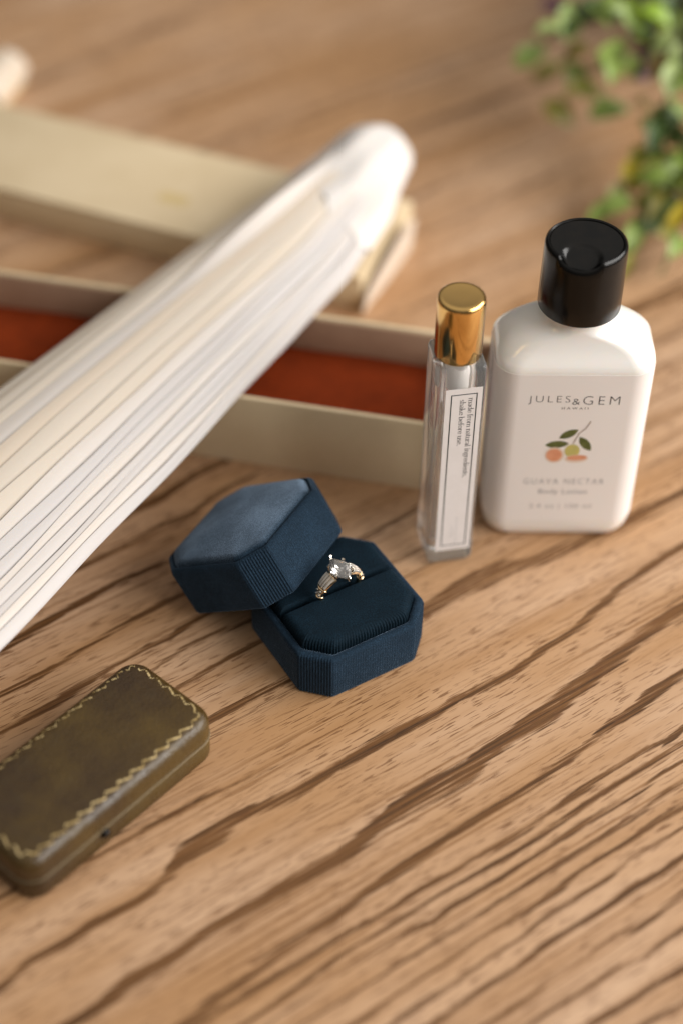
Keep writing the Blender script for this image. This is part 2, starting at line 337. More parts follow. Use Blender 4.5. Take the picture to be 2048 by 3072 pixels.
# rings outside the part the photograph shows sharply
r2 = np.random.default_rng(5)
def filler(v0, v1, u0, u1, gap, slope):
    x = v0
    while x < v1:
        hw = r2.uniform(0.7, 2.6); pu = np.arange(u0, u1 + 1, 30.0); ph = r2.uniform(0, 6.28)
        L = [(a, x + slope * (a - u0) + 2.2 * math.sin(a / 55 + ph) + r2.normal() * 0.5, hw * r2.uniform(0.5, 1.4)) for a in pu]
        put(r2.uniform(0.25, 0.62), L, 40); x += gap * r2.uniform(0.6, 1.9)
filler(-320, -212, -300, 200, 9, 0.0)
filler(60, 230, -60, 330, 11, 0.02)
filler(232, 460, -40, 420, 13, 0.03)
filler(-60, 60, 120, 420, 9, 0.02)
filler(-200, -60, 70, 400, 9, 0.02)
dens = np.clip(dens, 0, 1.1)
nu, nv = U.shape
co = np.zeros((nu * nv, 3), np.float32); co[:, 0] = U.ravel() * MM; co[:, 1] = V.ravel() * MM
idx = np.arange(nu * nv).reshape(nu, nv)
quad = np.stack([idx[:-1, :-1], idx[1:, :-1], idx[1:, 1:], idx[:-1, 1:]], -1).reshape(-1, 4)
x0, x1, y0, y1 = u[0] * MM, u[-1] * MM, vv[0] * MM, vv[-1] * MM
skirt = np.array([(x, y, z) for z in (0, -0.028) for x, y in ((x0, y0), (x1, y0), (x1, y1), (x0, y1))], np.float32)
nb = len(co); co = np.vstack([co, skirt])
quad = np.vstack([quad, np.array([(nb + a, nb + 4 + a, nb + 4 + (a + 1) % 4, nb + (a + 1) % 4) for a in range(4)] + [(nb + 7, nb + 6, nb + 5, nb + 4)])])
me = bpy.data.meshes.new('table_top'); me.vertices.add(len(co)); me.vertices.foreach_set('co', co.ravel())
me.loops.add(quad.size); me.loops.foreach_set('vertex_index', quad.ravel().astype(np.int32))
me.polygons.add(len(quad)); me.polygons.foreach_set('loop_start', np.arange(0, quad.size, 4, dtype=np.int32))
me.update(calc_edges=True); me.validate()
atr = me.attributes.new('band', 'FLOAT', 'POINT'); atr.data.foreach_set('value', np.concatenate([dens.ravel(), np.full(8, 0.4)]).astype(np.float32))
me.materials.append(oak)
table = link('table_top', me, rot=(0, 0, math.radians(GRAIN)))
table['kind'] = 'structure'; table['label'] = 'oiled oak table top with dark diagonal grain'

# ------------------------------------------------------------------ ring box (velvet octagon), its lid, the ring
def octo(half, ch, flute=0.0, pitch=1.15, straight=0.0, rc=0.9):
    """square with cut corners as a dense outline; the cut corners are fluted like corduroy. returns (xy, outward normal)"""
    c = [(half, -half + ch), (half, half - ch), (half - ch, half), (-half + ch, half), (-half, half - ch), (-half, -half + ch), (-half + ch, -half), (half - ch, -half)]
    pts = []
    for i in range(8):
        a = Vector(c[i]); b = Vector(c[(i + 1) % 8]); L = (b - a).length; e = (b - a) / L; n = Vector((e.y, -e.x))
        amp = straight if i % 2 == 0 else flute
        k = max(4, int(round(L / pitch)) * 4)
        for j in range(k):
            s = j / k; x = s * L
            edge = min(x, L - x)
            rnd = -0.5 * max(0, 1 - edge / rc) ** 2 * rc * 0.6
            p = a + e * x + n * (rnd + amp * (math.sin(2 * math.pi * x / (L / max(1, round(L / pitch))) - math.pi / 2) - 0.2) * min(1, edge / 0.4))
            pts.append((p.x, p.y, n.x, n.y))
    return pts
def inset(o, d, z, half):
    k = 1 - d / half
    return [(x * k, y * k, z) for x, y, nx, ny in o]

HALF, CH = 23.2, 7.9
box = thing('ring_box', 'open blue velvet octagonal ring box base with dark cushion holding a ring', 'ring box', (-1.0, -56.6, 0), 31.3)
o_ = octo(HALF, CH, 0.15, 0.9, 0.035)
m = MB(); m.loft([inset(o_, 1.2, 0.0, HALF), inset(o_, 0.35, 0.35, HALF), inset(o_, 0, 1.2, HALF), inset(o_, 0, 9, HALF), inset(o_, 0, 16.6, HALF), inset(o_, 0.2, 17.4, HALF),
                  inset(o_, 0.75, 17.9, HALF), inset(o_, 1.5, 18.0, HALF), inset(o_, 2.5, 17.7, HALF), inset(o_, 2.8, 16.5, HALF), inset(o_, 2.8, 3, HALF)])
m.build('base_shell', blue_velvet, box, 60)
# two cushion halves, the ring is pressed into the slot between them
def cushion(sign):
    h2, c2, gap = 20.4, 7.1, 0.9
    poly = [(h2, gap), (h2, h2 - c2), (h2 - c2, h2), (-h2 + c2, h2), (-h2, h2 - c2), (-h2, gap)]
    out = []
    P = [Vector(p) for p in poly]
    for i in range(6):
        a, b = P[i], P[(i + 1) % 6]; L = (b - a).length; e = (b - a) / L; n = Vector((e.y, -e.x)); k = max(6, int(L / 1.0) * 4)
        ribbed = i != 5
        for j in range(k):
            x = L * j / k; amp = 0.2 if ribbed else 0.02
            p = a + e * x + n * amp * (math.sin(2 * math.pi * x / (L / max(1, int(L)))) - 0.3)
            out.append((p, n, e))
    cen = Vector((0, 9.6))
    def ring(d, z, sag=0):
        r = []
        for p, n, e in out:
            q = p - (p - cen) * 0; y0_ = gap + 0.3 * min(d, 2.2); s = Vector((q.x * (1 - d / h2), y0_ + (q.y - gap) * ((h2 - d) - y0_) / (h2 - gap)))
            r.append((s.x * sign, s.y * sign, z))
        return r
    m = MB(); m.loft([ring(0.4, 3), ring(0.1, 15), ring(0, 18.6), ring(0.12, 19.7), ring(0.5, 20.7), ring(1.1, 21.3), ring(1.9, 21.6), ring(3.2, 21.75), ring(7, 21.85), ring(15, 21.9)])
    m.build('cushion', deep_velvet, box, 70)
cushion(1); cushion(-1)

lid = bpy.data.objects.new('velvet_box_lid', None); COL.objects.link(lid); lid.empty_display_size = 0.01
lid['label'] = 'blue velvet padded ring box lid leaning tilted against the box base'; lid['category'] = 'box lid'
Rm = Matrix(((0.7372, 0.4814, -0.4742), (-0.406, 0.8765, 0.2587), (0.5401, 0.0018, 0.8416)))
q_ = Rm.to_quaternion().normalized()
lid.rotation_mode = 'QUATERNION'; lid.rotation_quaternion = q_; lid.location = Vector((-23.8, -39.5, 12.9)) * MM
m = MB(); HL = 18.6
m.loft([inset(o_, 3.4, 13, HALF), inset(o_, 3.2, 1.5, HALF), inset(o_, 2.9, 0.4, HALF), inset(o_, 2.2, 0, HALF), inset(o_, 0.9, 0.0, HALF), inset(o_, 0.25, 0.35, HALF), inset(o_, 0, 1.2, HALF), inset(o_, 0, 9, HALF), inset(o_, 0, 16.6, HALF),
        inset(o_, 0.25, 17.7, HALF), inset(o_, 0.7, 18.4, HALF), inset(o_, 1.2, 18.6, HALF), inset(o_, 1.65, 18.1, HALF), inset(o_, 1.9, 16.2, HALF), inset(o_, 4, 15.8, HALF)])
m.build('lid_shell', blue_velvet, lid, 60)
plain = octo(HALF, CH, 0, 2.2, 0, 1.5)
m = MB(); m.loft([inset(plain, 2.3, 15.9, HALF), inset(plain, 2.0, 17.4, HALF), inset(plain, 2.1, 18.7, HALF), inset(plain, 2.7, 19.5, HALF), inset(plain, 4.4, 20.0, HALF), inset(plain, 8, 20.35, HALF), inset(plain, 12, 20.9, HALF), inset(plain, 17, 21.2, HALF), inset(plain, 21.5, 21.3, HALF)])
m.build('lid_pad', blue_velvet_pad_lit, lid, 80)

# the ring, standing upright in the slot; local x runs along the slot, ring axis is local y
ring = thing('engagement_ring', 'gold ring with marquise diamond standing in the dark velvet cushion', 'ring', (-0.3, -57.6, 22.6), 31.3 + 3)
RR = 7.5
def pol(phi, r, y=0.0):
    a = math.radians(phi); return (r * math.sin(a), y, r * math.cos(a))
def sweep(p0, p1, wfun, tfun, name, mt, r0=RR, n=24, parent=None, prof=12):
    rings = []
    for k in range(n + 1):
        s = k / n; ph = p0 + (p1 - p0) * s; w, th = wfun(s), tfun(s)
        rings.append([pol(ph, r0 + th * math.sin(q) * (1 if math.sin(q) > 0 else 0.6), w * math.cos(q)) for q in [2 * math.pi * j / prof for j in range(prof)]])
    return MB().loft(rings).build(name, mt, parent or ring, 50)
sweep(82, 278, lambda s: 0.95, lambda s: 0.85, 'band', ring_gold, RR - 0.4, 40)
for sg in (1, -1):
    ch = sweep(sg * 20, sg * 57, lambda s: 2.55 - 0.55 * s, lambda s: 1.15 - 0.1 * s, 'shoulder', ring_gold)
    for j in range(4):
        y0 = (j - 1.5)
        m = MB(); rings = []
        for k in range(7):
            s = k / 6; ph = sg * (24 + 30 * s); w = (1.12 - 0.22 * s)
            yc = y0 * w; drop = 0.10 * y0 * y0
            rings.append([pol(ph, RR + 0.6, yc - w * .43), pol(ph, RR + 1.32 - drop, yc - w * .40), pol(ph, RR + 1.5 - drop, yc - w * 0.2), pol(ph, RR + 1.5 - drop, yc + w * 0.2), pol(ph, RR + 1.32 - drop, yc + w * .40), pol(ph, RR + 0.6, yc + w * .43)])
        m.loft(rings); m.build('baguette', baguette_mat, ring)
    for ph, w in ((59.5, 2.35), (81, 1.75)):
        sweep(sg * (ph - 2.4), sg * (ph + 2.4), lambda s, w=w: w * (0.85 + 0.15 * math.sin(math.pi * s)), lambda s: 1.1 + 0.45 * math.sin(math.pi * s), 'collar', ring_gold, n=6)
    sweep(sg * 61, sg * 81, lambda s: 1.5, lambda s: 0.75, 'knot_base', ring_gold, n=8)
    for k, (dp, y) in enumerate(((66, 0.75), (66, -0.75), (71, 0), (76, 0.7), (76, -0.7))):
        m = MB(); m.ico(pol(sg * dp, RR + 0.85, y), 0.62, sub=1); m.build('bead', ring_white if k != 2 else diamond, ring)
# head: marquise stone (long axis along y), six prongs, basket
LZ = RR + 1.5
def marq(sc, z, n=20):
    out = []
    for sgn in (1, -1):
        for k in range(n // 2):
            s = k / (n // 2); yy = (5.4 - 10.8 * s) * sgn * 1.0
            ww = 3.6 * (1 - (abs(yy) / 5.4) ** (1.35 if yy > 0 else 1.9))
            out.append((ww * sgn * sc, yy * sc, z))
    return out[::-1]
m = MB(); st_rings = [marq(0.08, LZ - 2.4), marq(0.98, LZ), marq(1.0, LZ + 0.25), marq(0.80, LZ + 0.95), marq(0.56, LZ + 1.45)]
m.loft(st_rings); m.build('marquise_stone', diamond, ring)
m = MB(); m.loft([marq(0.45, LZ - 2.2), marq(0.88, LZ - 0.6), marq(0.98, LZ - 0.5), marq(0.98, LZ - 0.15), marq(0.86, LZ - 0.1)], False, False); m.build('basket', ring_white, ring, 40)
for x, y in ((2.7, 2.2), (-2.7, 2.2), (3.0, -2.4), (-3.0, -2.4), (0, 5.4), (0, -5.4)):
    m = MB(); m.tube([(x * 0.5, y * 0.5, LZ - 2.6), (x * 1.05, y * 1.02, LZ - 0.3), (x * 1.06, y * 1.03, LZ + 0.7), (x * 0.93, y * 0.95, LZ + 1.15)], [0.5, 0.48, 0.48, 0.4], 8); m.build('prong', ring_white, ring, 60)

# ------------------------------------------------------------------ olive leather case with gilt scalloped border
case = thing('jewellery_case', 'small olive green leather case with gold scalloped border', 'jewellery case', (-74.6, -122.0, 0), 49.0)
CL, CW, CR = 75.0, 36.0, 6.5
def case_ring(d, z): return rrect(CL - 2 * d, CW - 2 * d, max(1.5, CR - d * 0.8), z, 9)
m = MB(); m.loft([case_ring(1.6, 0), case_ring(0.5, 0.4), case_ring(0.1, 1.4), case_ring(0, 4), case_ring(0.05, 8.2), case_ring(0.5, 8.7)], True, True); m.build('case_bottom', leather, case, 50)
def case_top(d): return 16.75 + 1.1 * (1 - math.exp(-max(0, d - 0.9) / 1.0)) + 0.8 * min(1, d / 17) ** 0.8
m = MB(); m.loft([case_ring(0.6, 9.0), case_ring(0.0, 9.3), case_ring(-0.1, 12), case_ring(0.0, 15.2), case_ring(0.3, 16.1), case_ring(0.9, 16.75)] + [case_ring(d, case_top(d)) for d in (1.3, 1.8, 2.4, 3.2, 4.5, 6.5, 9, 12, 15, 17)])
m.build('case_lid', leather, case, 60)
m = MB(); m.loft([case_ring(-0.12, 8.72), case_ring(-0.3, 8.85), case_ring(-0.12, 8.98), case_ring(1.2, 8.98), case_ring(1.2, 8.72)], False, False)
m.add([], []); m.build('seam_rim', brass, case, 40)
m = MB(); m.loft([circ(1.5, 0, 20), circ(1.5, 0.8, 20), circ(1.1, 1.3, 20)]); m.build('clasp_button', black_plastic, case, 40, loc=(-9.5, -CW / 2 - 0.1, 7.2), rot=(math.pi / 2, 0, 0))
def scallop_border():
    """wavy gilt line running round the lid, laid on its domed top"""
    m = MB(); path = []
    base_r = rrect(CL - 2 * 2.1, CW - 2 * 2.1, 5.2, 0, 24)
    P = [Vector(p) for p in base_r] + [Vector(base_r[0])]
    cum = [0]
    for i in range(len(P) - 1): cum.append(cum[-1] + (P[i + 1] - P[i]).length)
    tot = cum[-1]; N = int(round(tot / 5.0)); step = tot / (N * 14); s = 0; j = 0
    rr = random.Random(4)
    def at_(s):
        s %= tot
        for i in range(len(P) - 1):
            if cum[i + 1] >= s:
                f = (s - cum[i]) / max(1e-6, cum[i + 1] - cum[i]); p = P[i].lerp(P[i + 1], f); e = (P[i + 1] - P[i]).normalized(); return p, Vector((-e.y, e.x, 0))
        return P[0], Vector((0, 1, 0))
    L, R_ = [], []
    for k in range(N * 14):
        ph = (k % 14) / 14; s = k * step
        wave = (1 - ph) ** 1.3 * 2.0 if ph > 0.18 else ph / 0.18 * 1.55
        p, n = at_(s); ctr = p + n * (wave + 0.1)
        w = 0.21 + 0.12 * math.sin(ph * math.pi) + rr.uniform(-0.06, 0.06)
        for lst, q in ((L, ctr - n * w), (R_, ctr + n * w)):
            dx = CL / 2 - abs(q.x); dy = CW / 2 - abs(q.y); lst.append((q.x, q.y, case_top(min(dx, dy)) + 0.07))
    n = len(L); v = L + R_
    for k in range(n):
        if rr.random() < (0.30 if L[k][1] > 0 else 0.08): continue
        j = (k + 1) % n; m.add([L[k], L[j], R_[j], R_[k]], [(0, 1, 2, 3)])
    m.build('gilt_border', gilt, case)
    # stamped thin line outside the scallops
    m = MB(); b2 = rrect(CL - 2 * 1.9, CW - 2 * 1.9, 5.2, 0, 12); b3 = rrect(CL - 2 * 2.15, CW - 2 * 2.15, 5.0, 0, 12)
    m.loft([[(x, y, case_top(1.9) + 0.06) for x, y, z in b2], [(x, y, case_top(2.15) + 0.10) for x, y, z in b3]], False, False)
scallop_border()

# ------------------------------------------------------------------ lettering
def font_flat(txt, width, height, space=1.0, thin=0.0):
    """built-in font as flat outlines, centred, scaled to width x height (mm)"""
    cu = bpy.data.curves.new('t', 'FONT'); cu.body = txt; cu.space_character = space; cu.offset = thin; cu.resolution_u = 4
    o = bpy.data.objects.new('t', cu); COL.objects.link(o); bpy.context.view_layer.update()
    dg = bpy.context.evaluated_depsgraph_get(); me = bpy.data.meshes.new_from_object(o.evaluated_get(dg))
    v = np.array([p.co[:2] for p in me.vertices]); f = [tuple(p.vertices) for p in me.polygons]
    bpy.data.objects.remove(o); bpy.data.curves.remove(cu); bpy.data.meshes.remove(me)
    lo, hi = v.min(0), v.max(0); v = (v - (lo + hi) / 2) / (hi - lo) * (width, height)
    return v, f

class Strokes:
    """a small condensed serif alphabet drawn with thick stems and hairlines; units of the x-height"""
    def __init__(s): s.v = []; s.f = []
    def rib(s, pts, ws):
        for i in range(len(pts) - 1):
            a, b = np.array(pts[i], float), np.array(pts[i + 1], float); d = b - a; L = np.hypot(*d)
            if L < 1e-6: continue
            n = np.array((-d[1], d[0])) / L; k = len(s.v)
            s.v += [a - n * ws[i] / 2, b - n * ws[i + 1] / 2, b + n * ws[i + 1] / 2, a + n * ws[i] / 2]; s.f.append((k, k + 1, k + 2, k + 3))
    def stem(s, x, y0, y1, w=0.14): s.rib([(x, y0), (x, y1)], [w, w])
    def hair(s, x0, y0, x1, y1, w=0.06): s.rib([(x0, y0), (x1, y1)], [w, w])
    def arc(s, cx, cy, rx, ry, a0, a1, lo=0.055, hi=0.15):
        A = np.radians(np.linspace(a0, a1, 13)); s.rib([(cx + rx * math.cos(a), cy + ry * math.sin(a)) for a in A], [lo + (hi - lo) * abs(math.cos(a)) ** 1.3 for a in A])
    def serif(s, x, y, l=0.14): s.hair(x - l, y + 0.03, x + l, y + 0.03)
    def glyph(s, c, x):
        S = s; o = lambda cx, r=0.24: (S.arc(x + cx, 0.5, r, 0.48, 0, 360))
        if c == 'o': o(0.32); return 0.66
        if c in 'bdgq':
            if c == 'b': S.stem(x + 0.12, 0, 1.6); S.arc(x + 0.34, 0.5, 0.23, 0.48, -180, 180); S.hair(x, 1.57, x + 0.14, 1.57); return 0.68
            if c == 'd': S.stem(x + 0.56, 0, 1.6); S.arc(x + 0.34, 0.5, 0.24, 0.48, 0, 360); S.hair(x + 0.42, 1.57, x + 0.56, 1.57); S.hair(x + 0.56, 0.03, x + 0.7, 0.03); return 0.72
            S.arc(x + 0.30, 0.64, 0.2, 0.33, 0, 360); S.arc(x + 0.30, -0.22, 0.27, 0.22, 0, 360, 0.07, 0.12); S.hair(x + 0.15, 0.3, x + 0.12, 0.1); S.hair(x + 0.12, 0.06, x + 0.45, 0.0, 0.12); S.hair(x + 0.45, 0.9, x + 0.58, 0.95, 0.1); return 0.62
        if c == 'e': S.arc(x + 0.31, 0.5, 0.23, 0.48, 5, 330); S.hair(x + 0.1, 0.56, x + 0.53, 0.56); return 0.6
        if c == 'a': S.stem(x + 0.44, 0.1, 0.75); S.arc(x + 0.27, 0.72, 0.17, 0.26, 0, 160); S.arc(x + 0.27, 0.27, 0.18, 0.27, 60, 330); S.hair(x + 0.44, 0.06, x + 0.58, 0.05); return 0.58
        if c in 'nmhu':
            if c == 'u': S.stem(x + 0.13, 0.3, 1); S.arc(x + 0.33, 0.3, 0.2, 0.28, 180, 350); S.stem(x + 0.54, 0, 1); S.hair(x, 0.97, x + 0.13, 0.97); S.hair(x + 0.42, 0.97, x + 0.54, 0.97); S.hair(x + 0.54, 0.03, x + 0.66, 0.03); return 0.68
            S.stem(x + 0.13, 0, 1.6 if c == 'h' else 1); S.serif(x + 0.13, 0); S.hair(x, 1.57 if c == 'h' else 0.95, x + 0.13, 1.6 if c == 'h' else 0.98)
            for k in range(2 if c == 'm' else 1):
                S.arc(x + 0.33 + 0.4 * k, 0.68, 0.2, 0.28, 0, 170); S.stem(x + 0.53 + 0.4 * k, 0, 0.7); S.serif(x + 0.53 + 0.4 * k, 0)
            return 1.08 if c == 'm' else 0.68
        if c == 'r': S.stem(x + 0.13, 0, 1); S.serif(x + 0.13, 0); S.hair(x, 0.95, x + 0.13, 0.98); S.arc(x + 0.33, 0.66, 0.2, 0.28, 60, 170); S.hair(x + 0.38, 0.9, x + 0.44, 0.8, 0.14); return 0.48
        if c == 'f': S.stem(x + 0.16, 0, 1.3); S.serif(x + 0.16, 0); S.hair(x, 0.96, x + 0.38, 0.96); S.arc(x + 0.33, 1.3, 0.17, 0.28, 40, 180); return 0.42
        if c == 't': S.stem(x + 0.16, 0.2, 1.3, 0.15); S.hair(x, 0.96, x + 0.36, 0.96); S.arc(x + 0.3, 0.2, 0.14, 0.18, 180, 330); return 0.42
        if c == 'i': S.stem(x + 0.14, 0, 1); S.serif(x + 0.14, 0); S.hair(x, 0.95, x + 0.14, 0.98); S.hair(x + 0.06, 1.38, x + 0.22, 1.38, 0.18); return 0.32
        if c == 'l': S.stem(x + 0.14, 0, 1.6); S.serif(x + 0.14, 0); S.hair(x, 1.57, x + 0.14, 1.57); return 0.32
        if c == 'k': S.stem(x + 0.13, 0, 1.6); S.serif(x + 0.13, 0); S.hair(x, 1.57, x + 0.13, 1.57); S.hair(x + 0.16, 0.42, x + 0.5, 0.97); S.rib([(x + 0.28, 0.6), (x + 0.58, 0)], [0.16, 0.16]); S.serif(x + 0.58, 0, 0.1); return 0.68
        if c == 's': S.arc(x + 0.25, 0.74, 0.16, 0.24, 30, 230, 0.07, 0.12); S.rib([(x + 0.13, 0.62), (x + 0.38, 0.4)], [0.15, 0.15]); S.arc(x + 0.25, 0.25, 0.17, 0.25, -150, 50, 0.07, 0.12); return 0.5
        if c == '.': S.hair(x + 0.06, 0.07, x + 0.22, 0.07, 0.16); return 0.3
        if c == ',': S.hair(x + 0.06, 0.07, x + 0.22, 0.07, 0.16); S.rib([(x + 0.19, 0.05), (x + 0.08, -0.25)], [0.1, 0.03]); return 0.3
        return 0.32
    def line(s, txt):
        x = 0
        for c in txt: x += s.glyph(c, x)
        return x

# ------------------------------------------------------------------ roll-on perfume bottle
perf = thing('perfume_bottle', 'slim square clear glass perfume bottle with gold cap', 'perfume bottle', (35.2, -16.2, 0.2), 11.0)
PW, PD, PH = 15.6, 16.8, 86.0
m = MB()
m.loft([rrect(PW - 3.4, PD - 3.4, 1, 0, 5), rrect(PW - 1.6, PD - 1.6, 1.3, 0.5, 5), rrect(PW - 0.3, PD - 0.3, 1.5, 1.9, 5), rrect(PW, PD, 1.5, 3.4, 5), rrect(PW, PD, 1.5, 40, 5), rrect(PW, PD, 1.5, PH - 1.6, 5), rrect(PW - 0.7, PD - 0.7, 1.5, PH - 0.5, 5), rrect(PW - 2, PD - 2, 1.4, PH, 5)])
n0 = len(m.v)
cav = [circ(0.6, 83.0, 36), circ(4.6, 82.5, 36), circ(5.5, 81, 36), circ(5.5, 10, 36), circ(4.8, 8.3, 36), circ(3.0, 7.6, 36), circ(0.6, 7.4, 36)]
m.loft(cav); m.build('glass_body', glass, perf, 40)
m = MB(); m.loft([circ(4.3, 74, 32), circ(4.6, 74.5, 32), circ(4.6, 82.3, 32)]); m.build('roller_plug', plug_white, perf, 40)
m = MB(); m.loft([circ(7.35, PH + 0.02), circ(7.5, PH + 0.3), circ(7.5, 105.6), circ(7.42, 106.6), circ(7.1, 107.35), circ(6.5, 107.7), circ(5.8, 107.62), circ(2, 107.55), circ(0.3, 107.55)])
m.build('cap', gold, perf, 45)
LX0, LX1, LZ0, LZ1 = -5.3, 6.5, 6.8, 78.0
yf = -PD / 2
m = MB(); m.box(LX0, LX1, yf - 0.10, yf - 0.02, LZ0, LZ1); plabel = m.build('label', paper, perf)
def flat_on(verts2, faces, name, mt, parent, y):
    return link(name, make_mesh(name, [(a, y, b) for a, b in verts2], faces, mt), parent)
m = MB(); bx0, bx1, bz0, bz1, lw = LX0 + 1.75, LX1 - 1.55, LZ0 + 2.2, LZ1 - 2.2, 0.36
for r in ((bx0, bx1, bz0, bz0 + lw), (bx0, bx1, bz1 - lw, bz1), (bx0, bx0 + lw, bz0 + lw, bz1 - lw), (bx1 - lw, bx1, bz0 + lw, bz1 - lw)):
    m.add([(r[0], yf - 0.13, r[2]), (r[1], yf - 0.13, r[2]), (r[1], yf - 0.13, r[3]), (r[0], yf - 0.13, r[3])], [(0, 1, 2, 3)])
m.build('label_border', green_ink, plabel)
for txt, length, bx, ztop in (('made from natural ingredients,', 34.0, 2.15, LZ1 - 4.0), ('shake before use.', 19.4, -0.55, LZ1 - 4.4)):
    s = Strokes(); adv = s.line(txt); k = length / adv
    v2 = [(bx + p[1] * 1.18, ztop - p[0] * k) for p in s.v]          # reads downwards
    flat_on(v2, [f for f in s.f], 'lettering', ink, plabel, yf - 0.13)
m = MB(); r_ = random.Random(3)
for x_, z0_, n_ in ((0.9, 22.5, 9), (-0.7, 18.5, 4)):
    for k in range(n_):
        z = z0_ - k * 1.45; h = r_.uniform(0.7, 1.3)
        m.add([(x_, yf - 0.13, z - 0.9), (x_ + h, yf - 0.13, z - 0.9), (x_ + h, yf - 0.13, z - 0.55), (x_, yf - 0.13, z - 0.55)], [(0, 1, 2, 3)])
m.build('faint_lettering', pale_ink, plabel)

# ------------------------------------------------------------------ lotion bottle
lot = thing('lotion_bottle', 'white body lotion bottle with black disc cap and guava print', 'lotion bottle', (73.9, 3.6, 0), 0.6)
LW, LD = 51.4, 30.0
def lring(w, d, r, z): return rrect(w, d, r, z, 14)
m = MB(); m.loft([lring(LW - 11, LD - 9, 7, 0.4), lring(LW - 8.5, LD - 7, 7.5, 0), lring(LW - 5.6, LD - 4.2, 8, 0.5), lring(LW - 3.2, LD - 2.2, 8, 1.7), lring(LW - 1.5, LD - 0.9, 8, 3.6), lring(LW - 0.4, LD - 0.2, 8, 6), lring(LW, LD, 8, 8.5), lring(LW, LD, 8, 40), lring(LW, LD, 8, 73.6),
                  lring(LW - 0.1, LD - 0.3, 8.2, 74.8), lring(LW - 0.6, LD - 1.4, 8.6, 76.1), lring(LW - 1.8, LD - 3.2, 9, 77.7), lring(LW - 4.0, LD - 5.0, 9.2, 79.4), lring(LW - 7.4, LD - 6.3, 9.8, 81.1), lring(LW - 12.0, LD - 7.2, 10.2, 82.7), lring(LW - 18.2, LD - 7.8, 10.6, 84.2), lring(LW - 25.5, LD - 8.1, 10.9, 85.6),
                  lring(22.4, 21.8, 10.9, 87.0), lring(21.4, 21.4, 10.7, 88.6), lring(21, 21, 10.5, 92.5), lring(21, 21, 10.5, 95)])
m.build('body', lotion, lot, 50)
# printed wrap label on the front and sides
base_ring = lring(LW, LD, 8, 0); keep = [p for p in base_ring if p[1] < 8.0]
keep.sort(key=lambda p: (math.atan2(p[1] - 30, p[0])))
def wrap(z, off):
    out = []
    for x, y, _ in keep:
        cx = max(-LW / 2 + 8, min(LW / 2 - 8, x)); cy = max(-LD / 2 + 8, min(LD / 2 - 8, y)); dx, dy = x - cx, y - cy; L = math.hypot(dx, dy) or 1
        out.append((x + dx / L * off, y + dy / L * off, z))
    return out
m = MB(); m.loft([wrap(8.6, 0.02), wrap(8.6, 0.1), wrap(40, 0.1), wrap(73.4, 0.1), wrap(73.4, 0.02)], False, False, closed=False)
llabel = m.build('wrap_label', label_white, lot, 40)
yl = -LD / 2 - 0.13
def put_text(txt, w, h, x, z, mt, space=1.0, thin=0.0, name='lettering'):
    v, f = font_flat(txt, w, h, space, thin); flat_on(v + np.array((x, z + 4.0)), f, name, mt, llabel, yl)
put_text('JULES', 13.4, 3.55, -8.0, 59.0, ink, 1.35, -0.017)
put_text('&', 2.5, 2.5, 0.7, 58.4, ink, 1, -0.012)
put_text('GEM', 11.8, 3.55, 8.8, 59.0, ink, 1.35, -0.017)
put_text('HAWAII', 8.6, 0.95, 0.6, 55.6, ink, 1.6, 0.0)
put_text('GUAVA NECTAR', 27.0, 2.5, 0.2, 23.2, grey_ink, 1.25, -0.008)
put_text('Body Lotion', 16.4, 2.7, 0.3, 18.2, grey_ink, 1.05, 0.004)
put_text('3.4 oz | 100 ml', 21.0, 2.5, 0.1, 11.4, grey_ink, 1.15, -0.004)
def blob(cx, cz, rx, rz, ang, mt, name, y, point=False, n=28, ring2=None):
    out = []
    for k in range(n):
        a = 2 * math.pi * k / n; px, pz = rx * math.cos(a), rz * math.sin(a)
        if point: pz *= (1 - abs(math.cos(a)) ** 3) ** 0.6 if abs(math.cos(a)) < 1 else 0
        c, s = math.cos(ang), math.sin(ang); out.append((cx + px * c - pz * s, cz + px * s + pz * c))
    flat_on(out, [tuple(range(n))], name, mt, llabel, y)
def radial(name, c_in, c_out):
    m = mat(name, c_in, 0.5); return m
pr_leaf = speckled('print_leaf', (0.07, 0.085, 0.02), (0.13, 0.15, 0.04), 900, 0.5, 0.02)
pr_yellow = speckled('print_yellow', (0.60, 0.50, 0.14), (0.50, 0.46, 0.15), 250, 0.5, 0.02)
pr_rind = mat('print_rind', (0.76, 0.60, 0.48), 0.5); pr_pink = speckled('print_pink', (0.74, 0.34, 0.20), (0.68, 0.28, 0.15), 400, 0.5, 0.02)
pr_stem = mat('print_stem', (0.22, 0.13, 0.09), 0.5)
fx, fz = 0.3, 43.2
g = lambda X, Y: (fx + (X - 925) * 0.0600, fz - (Y - 1380) * 0.0845)
blob(*g(858, 1372), 4.0, 1.55, math.radians(6), pr_leaf, 'printed_leaf', yl, True)
blob(*g(915, 1318), 3.6, 1.5, math.radians(33), pr_leaf, 'printed_leaf', yl - 0.01, True)
blob(*g(1012, 1368), 3.7, 1.5, math.radians(-56), pr_leaf, 'printed_leaf', yl - 0.01, True)
blob(*g(946, 1405), 2.5, 2.9, 0, pr_yellow, 'printed_fruit', yl - 0.02)
blob(*g(852, 1428), 3.2, 3.5, 0.2, pr_rind, 'printed_rind', yl - 0.03); blob(*g(850, 1428), 2.6, 2.8, 0.2, pr_pink, 'printed_fruit_half', yl - 0.04)
blob(*g(975, 1446), 3.9, 1.75, math.radians(4), pr_rind, 'printed_rind', yl - 0.03); blob(*g(978, 1441), 3.3, 1.15, math.radians(4), pr_pink, 'printed_fruit_half', yl - 0.04)
m = MB(); st = [g(1026, 1250), g(1002, 1290), g(972, 1312), g(945, 1368)]
